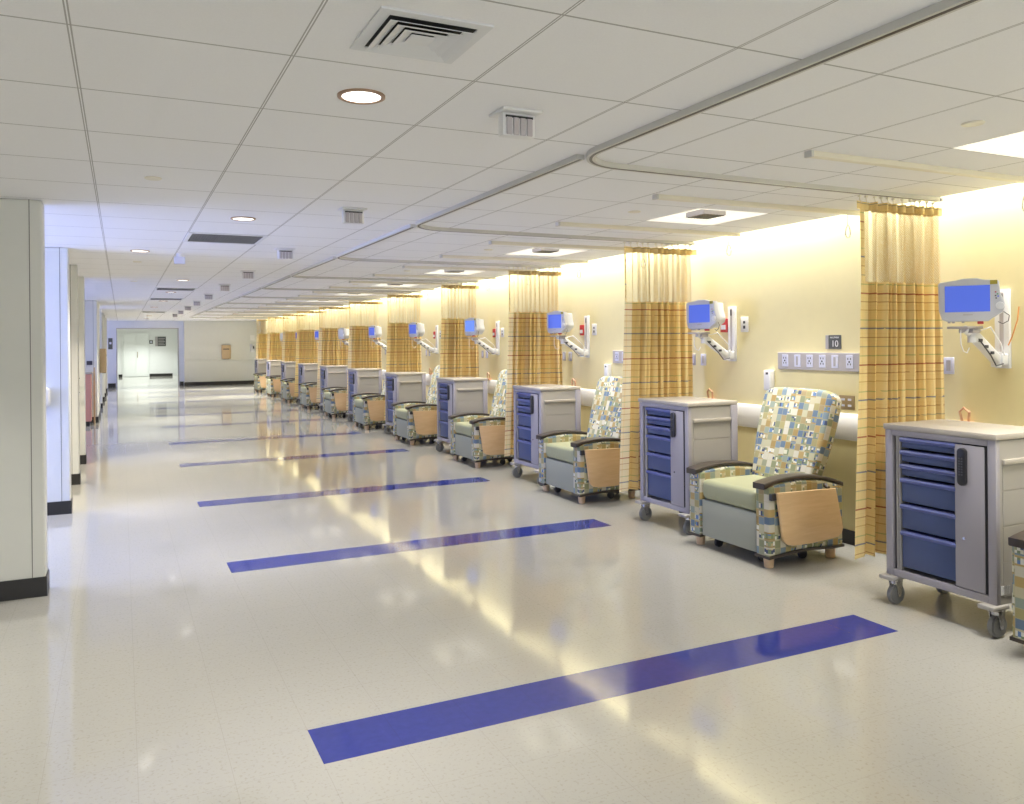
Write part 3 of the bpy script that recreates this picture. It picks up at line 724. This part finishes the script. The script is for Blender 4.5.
for k in range(NM):
    mo = mount0 if k == 0 else copy_tree(mount0); mo.location = (XW, 3.14 + BAY * k - (.04 if k else 0), 1.33)
    tag(mo, 'white wall channel with spring arm holding a monitor, %s to the camera' % nth(k, NM), 'monitor arm', 'wall arms that carry the monitors')
    s_ = {3: 'screen_light_blue', 6: 'screen_pale', 9: 'screen_pale'}.get(k, 'screen_blue')
    c = mons[s_] if s_ not in used else copy_tree(mons[s_]); used.add(s_)
    c.location = (XW - (.43 if k == 0 else .40 if k == 1 else .45), 3.07 + BAY * k - (.02 if k else 0), 1.612); c.rotation_euler = (0, 0, math.radians(-57 if k == 0 else -80)); c.scale = (.89,) * 3
    nm = {'screen_blue': 'blue', 'screen_light_blue': 'light blue', 'screen_pale': 'pale blank'}[s_]
    tag(c, 'white patient monitor with %s screen on a wall arm, %s to the camera' % (nm, nth(k, NM)), 'monitor', 'patient monitors on wall arms')

def make_headwall():
    t = empty('outlet_strip')          # origin at wall, near end, bottom; y along the wall
    MB().box(-.022, 0, 0, .80, 0, .135, .003).build('strip', 'plate_grey', t)
    for i, yy in enumerate((.05, .185, .305, .43, .555, .685)):
        o = MB().box(-.028, -.022, yy, yy + .062, .022, .118, .002).build('outlet_plate', 'plate_lavender', t)
        q = MB()
        if i % 3 != 1:
            for zz in (.045, .085): q.box(-.030, -.028, yy + .016, yy + .022, zz, zz + .014); q.box(-.030, -.028, yy + .040, yy + .046, zz, zz + .014)
            q.cyl((-.030, yy + .031, .070), (-.028, yy + .031, .070), .007)
        else: q.box(-.031, -.028, yy + .022, yy + .040, .035, .105)
        q.build('socket', 'socket_dark' if i % 3 != 1 else 'plate_grey', o)
    return t
NW = 10
hw0 = make_headwall()
for k in range(NW):
    c = hw0 if k == 0 else copy_tree(hw0); c.location = (XW, 4.19 + BAY * k, 1.278)
    tag(c, 'grey wall strip with six pale outlet plates, %s' % ('below the number 10 sign' if k == 0 else nth(k, NW) + ' to the camera'), 'outlet strip', 'grey outlet strips on the yellow wall')
sg = empty('room_sign', (XW, 4.365, 1.442)); tag(sg, 'small dark square sign reading RECOVERY 10 on the yellow wall', 'sign')
MB().box(-.008, 0, 0, .115, 0, .105, .002).build('plate', 'sign_dark', sg)
MB().box(-.008, 0, .117, .145, 0, .105, .002).build('side_strip', 'plate_grey', sg)
text('number', '10', .068, 'lettering_white', sg, (-.0085, .055, .038), (0, -1, 0), (0, 0, 1))
text('lettering', 'RECOVERY', .017, 'lettering_white', sg, (-.0085, .057, .086), (0, -1, 0), (0, 0, 1))

def plate(name, label, cat, group, y, z, w_, h_, matn, d=.008, marks=(), mm='socket_dark'):
    t = empty(name, (XW, y, z)); tag(t, label, cat, group)
    MB().box(-d, 0, -w_ / 2, w_ / 2, -h_ / 2, h_ / 2, min(.004, d / 3)).build('plate', matn, t, True)
    for (u, v, a, b2) in marks: MB().box(-d - .003, -d, u - a / 2, u + a / 2, v - b2 / 2, v + b2 / 2).build('socket', mm, t)
    return t
for k in range(NW):
    K = nth(k, NW)
    # gold double socket by the strip
    plate('floor_socket' if 0 else 'gold_outlet', 'square bronze outlet box just above the white crash rail, %s' % K, 'outlet', 'bronze outlet boxes above the crash rail', 4.315 + BAY * k, 1.047, .135, .105, 'brass_plate', .012,
          ((-.03, .022, .03, .016), (-.03, -.022, .03, .016), (.03, .022, .03, .016), (.03, -.022, .03, .016)), 'plate_lavender')
    # white dispenser behind the chair back
    t = empty('wall_dispenser', (XW, 5.08 + BAY * k, 1.10)); tag(t, 'slim white wall dispenser with dark window behind the recliner, %s' % K, 'dispenser', 'slim white dispensers above the crash rail')
    MB().box(-.06, 0, -.036, .036, 0, .165, .01, 3).build('housing', 'white_plastic', t, True); MB().box(-.063, -.06, -.02, .005, .13, .148).build('window', 'socket_dark', t)
    plate('wall_outlet', 'white upright wall outlet with two dark sockets beside a monitor channel, %s' % K, 'outlet', 'white outlets beside the monitor channels', 5.392 + BAY * k - (.0 if k else 0), 1.65, .092, .132, 'white_plastic', .008, ((0, .018, .024, .022), (0, -.024, .024, .026)))
    for nm, dy, mn in (('data_plate', 0, 'plate_lavender'), ('switch_plate', .15, 'plate_grey')):
        if k == 0 or 1:
            plate(nm, ('lavender' if dy == 0 else 'grey') + ' flat wall plate below a monitor, %s' % K, 'wall plate', 'small wall plates below the monitors', 3.50 + dy + BAY * k, 1.338, .072, .108, mn, .008,
                  ((0, 0, .03, .07),), 'plate_lavender' if dy else 'plate_grey')
    if k:
        t = empty('red_wall_box', (XW, 5.635 + BAY * (k - 1), 1.645)); tag(t, 'small red wall box behind a monitor arm, %s of the row' % nth(k - 1, NW - 1), 'wall box', 'red boxes behind the monitor arms')
        MB().box(-.03, 0, -.04, .04, -.06, .06, .004).build('box', 'red_plastic', t, True); MB().box(-.033, -.03, -.03, .03, -.035, .005).build('white_label', 'white_plastic', t)
    # coiled peach tube hook standing above the crash rail behind each cart
    t = MB().tube([(XW - .02, 3.36 + BAY * k, .985), (XW - .04, 3.34 + BAY * k, 1.05), (XW - .05, 3.37 + BAY * k, 1.075), (XW - .045, 3.40 + BAY * k, 1.05), (XW - .045, 3.385 + BAY * k, .99)], .008)
    t.box(XW - .05, XW, 3.33 + BAY * k, 3.42 + BAY * k, .966, .99, .004); o = t.build('hose_loop', 'peach_rubber', None, True)
    tag(o, 'small peach hose loop on the crash rail behind a cart, %s' % K, 'hose', 'peach hose loops behind the carts')
cc = MB().tube([(XW - .03, 3.03, 1.70), (XW - .045, 3.03, 1.62), (XW - .05, 3.06, 1.52), (XW - .055, 3.08, 1.47)], .004).build('orange_cord', 'orange_cord', None, True)
tag(cc, 'thin orange cord hanging beside the nearest monitor channel', 'cord')

# ================================================================ END WALL AND LEFT SIDE THINGS
def towel(name, loc, rot, label, group='tan paper towel dispensers'):
    t = empty(name, loc); t.rotation_euler = (0, 0, rot); tag(t, label, 'towel dispenser', group)
    MB().prism([(-.16, 0), (.16, 0), (.17, .30), (.165, .52), (-.165, .52), (-.17, .30)], 'y', -.13, 0, .02, 3).build('housing', 'dispenser_tan', t, True)
    MB().box(-.11, .11, -.134, -.128, .35, .39).build('window', 'socket_dark', t)
    MB().box(-.10, .10, -.12, -.05, -.01, .02).build('paper_slot', 'arm_brown', t); return t
towel('towel_dispenser', (3.57, Y_END, .97), 0, 'tan paper towel dispenser on the cream end wall')
towel('towel_dispenser', (-.43, 19.55, .93), PI / 2, 'tan paper towel dispenser on the left wall end near the portal')
ph = empty('wall_phone', (4.54, Y_END, 1.22)); tag(ph, 'white wall phone at the right of the cream end wall', 'phone')
MB().box(-.08, .08, -.06, 0, 0, .30, .012).build('base', 'white_plastic', ph, True); MB().box(-.06, -.015, -.10, -.06, .02, .28, .012).build('handset', 'white_plastic', ph, True)
MB().box(.01, .05, -.063, -.06, .12, .22).build('keypad', 'socket_dark', ph)
np_ = MB().box(4.46, 4.62, Y_END - .008, Y_END, 1.66, 1.86).build('paper_notice', 'lettering_white'); tag(np_, 'pale paper notice above the phone on the end wall', 'notice')
# directory sign and small sign at the corridor end, sign by portal
ds = empty('wall_sign', (1.72, Y_FAR, 1.46)); tag(ds, 'large dark grey directory sign right of the far double doors', 'sign')
MB().box(-.24, .24, -.02, 0, 0, .46, .004).build('plate', 'sign_dark', ds)
MB().box(-.24, -.13, -.023, -.02, 0, .46).build('side_strip', 'plate_grey', ds)
q = MB()
for i in range(5): q.box(-.10, .20 - .05 * (i % 2), -.024, -.02, .06 + i * .075, .085 + i * .075)
q.build('text_line', 'plate_grey', ds)['label'] = 'pale illegible lines of lettering'
ss = empty('wall_sign', (1.30, Y_FAR, 1.58)); tag(ss, 'small dark square sign left of the directory sign', 'sign')
MB().box(-.08, .08, -.015, 0, 0, .17, .003).build('plate', 'sign_dark', ss); MB().box(-.04, .04, -.018, -.015, .05, .12).build('symbol', 'plate_lavender', ss)
bs = empty('wall_sign', (-.36, PY, 1.38)); tag(bs, 'narrow dark sign on the blue wall left of the opening', 'sign')
MB().box(-.07, .07, -.012, 0, 0, .40, .003).build('plate', 'sign_dark', bs); MB().box(-.035, .035, -.015, -.012, .18, .26).build('symbol', 'plate_lavender', bs)
# coral nurse counter by the fourth wall end
nc = empty('nurse_counter', (-.525, 17.05, 0)); tag(nc, 'coral-fronted nurse counter with tan end post at the left wall', 'counter')
MB().box(-1.6, 0, 0, .40, .09, .98, .004).build('counter_front', 'coral_laminate', nc); MB().box(-1.62, .03, -.03, .42, .98, 1.02, .006).build('counter_top', 'cart_top', nc)
MB().box(-1.58, -.03, .03, .40, 0, .09).build('toe_kick', 'black_rubber', nc)
MB().box(.031, .06, .30, .42, .0, 1.10, .004).build('end_post', 'counter_tan', nc)
# soap dispenser on the second wall end
sd = empty('soap_dispenser', (-.63, 8.28, .98)); tag(sd, 'white oval soap dispenser on the blue-lit second wall end', 'soap dispenser')
MB().box(-.05, .05, -.07, 0, 0, .17, .03, 4).build('housing', 'white_plastic', sd, True); MB().box(-.02, .02, -.07, -.04, -.015, .01, .005).build('nozzle', 'plate_grey', sd)
for z, nme in ((1.08, 'upper'), (.90, 'lower')):
    h = MB().cyl((-.52, 11.65, z), (-.52, 11.59, z), .009).cyl((-.52, 11.592, z - .01), (-.49, 11.585, z + .03), .008).build('wall_hook', 'dark_metal', None, True)
    tag(h, '%s dark hook on the fourth wall end on the left' % nme, 'hook')
lsw = MB().box(-.62, -.52, 17.735, 17.75, 1.14, 1.22, .003).build('light_switch', 'socket_dark'); tag(lsw, 'small dark switch plate on the wall above the coral counter', 'switch')
# lights of the far corridor
for y in (34.5, 38.0, 41.0):
    t = MB().box(.3, 1.5, y - .15, y + .15, CZ - .02, CZ, .004).build('ceiling_light', 'troffer_lens')
    tag(t, 'flat bright ceiling panel in the far corridor, %s' % ('first' if y < 35 else 'middle' if y < 40 else 'last'), 'ceiling light')
    area('corridor_lamp', (.9, y, CZ - .03), 1.2, .3, 45, (.97, 1, .97), spread=math.radians(120))
# gentle warm aisle lighting is given by downlights further along the ward
for k, y in enumerate((17.6, 23.6, 26.6, 29.6)): downlight(.77, y, 'far round downlight over the aisle, %s beyond the third grille' % ORD[k], 34)
for k, y in enumerate((24.5, 29.0)): downlight(3.0, y, 'far round downlight between curtain tracks, %s' % ('nearer one' if k == 0 else 'next to the end wall'), 50)  # extra lamps put in to brighten the end wall
for x, y, l in ((-1.1, 9.2, 'round downlight in the recess behind the second wall end'), (-1.1, 10.9, 'round downlight in the recess behind the third wall end')): downlight(x, y, l, 20, (1, .90, .76))
for x, y, l in ((-1.1, 4.2, 'round downlight in the recess before the nearest wall end'),): downlight(x, y, l, 12)
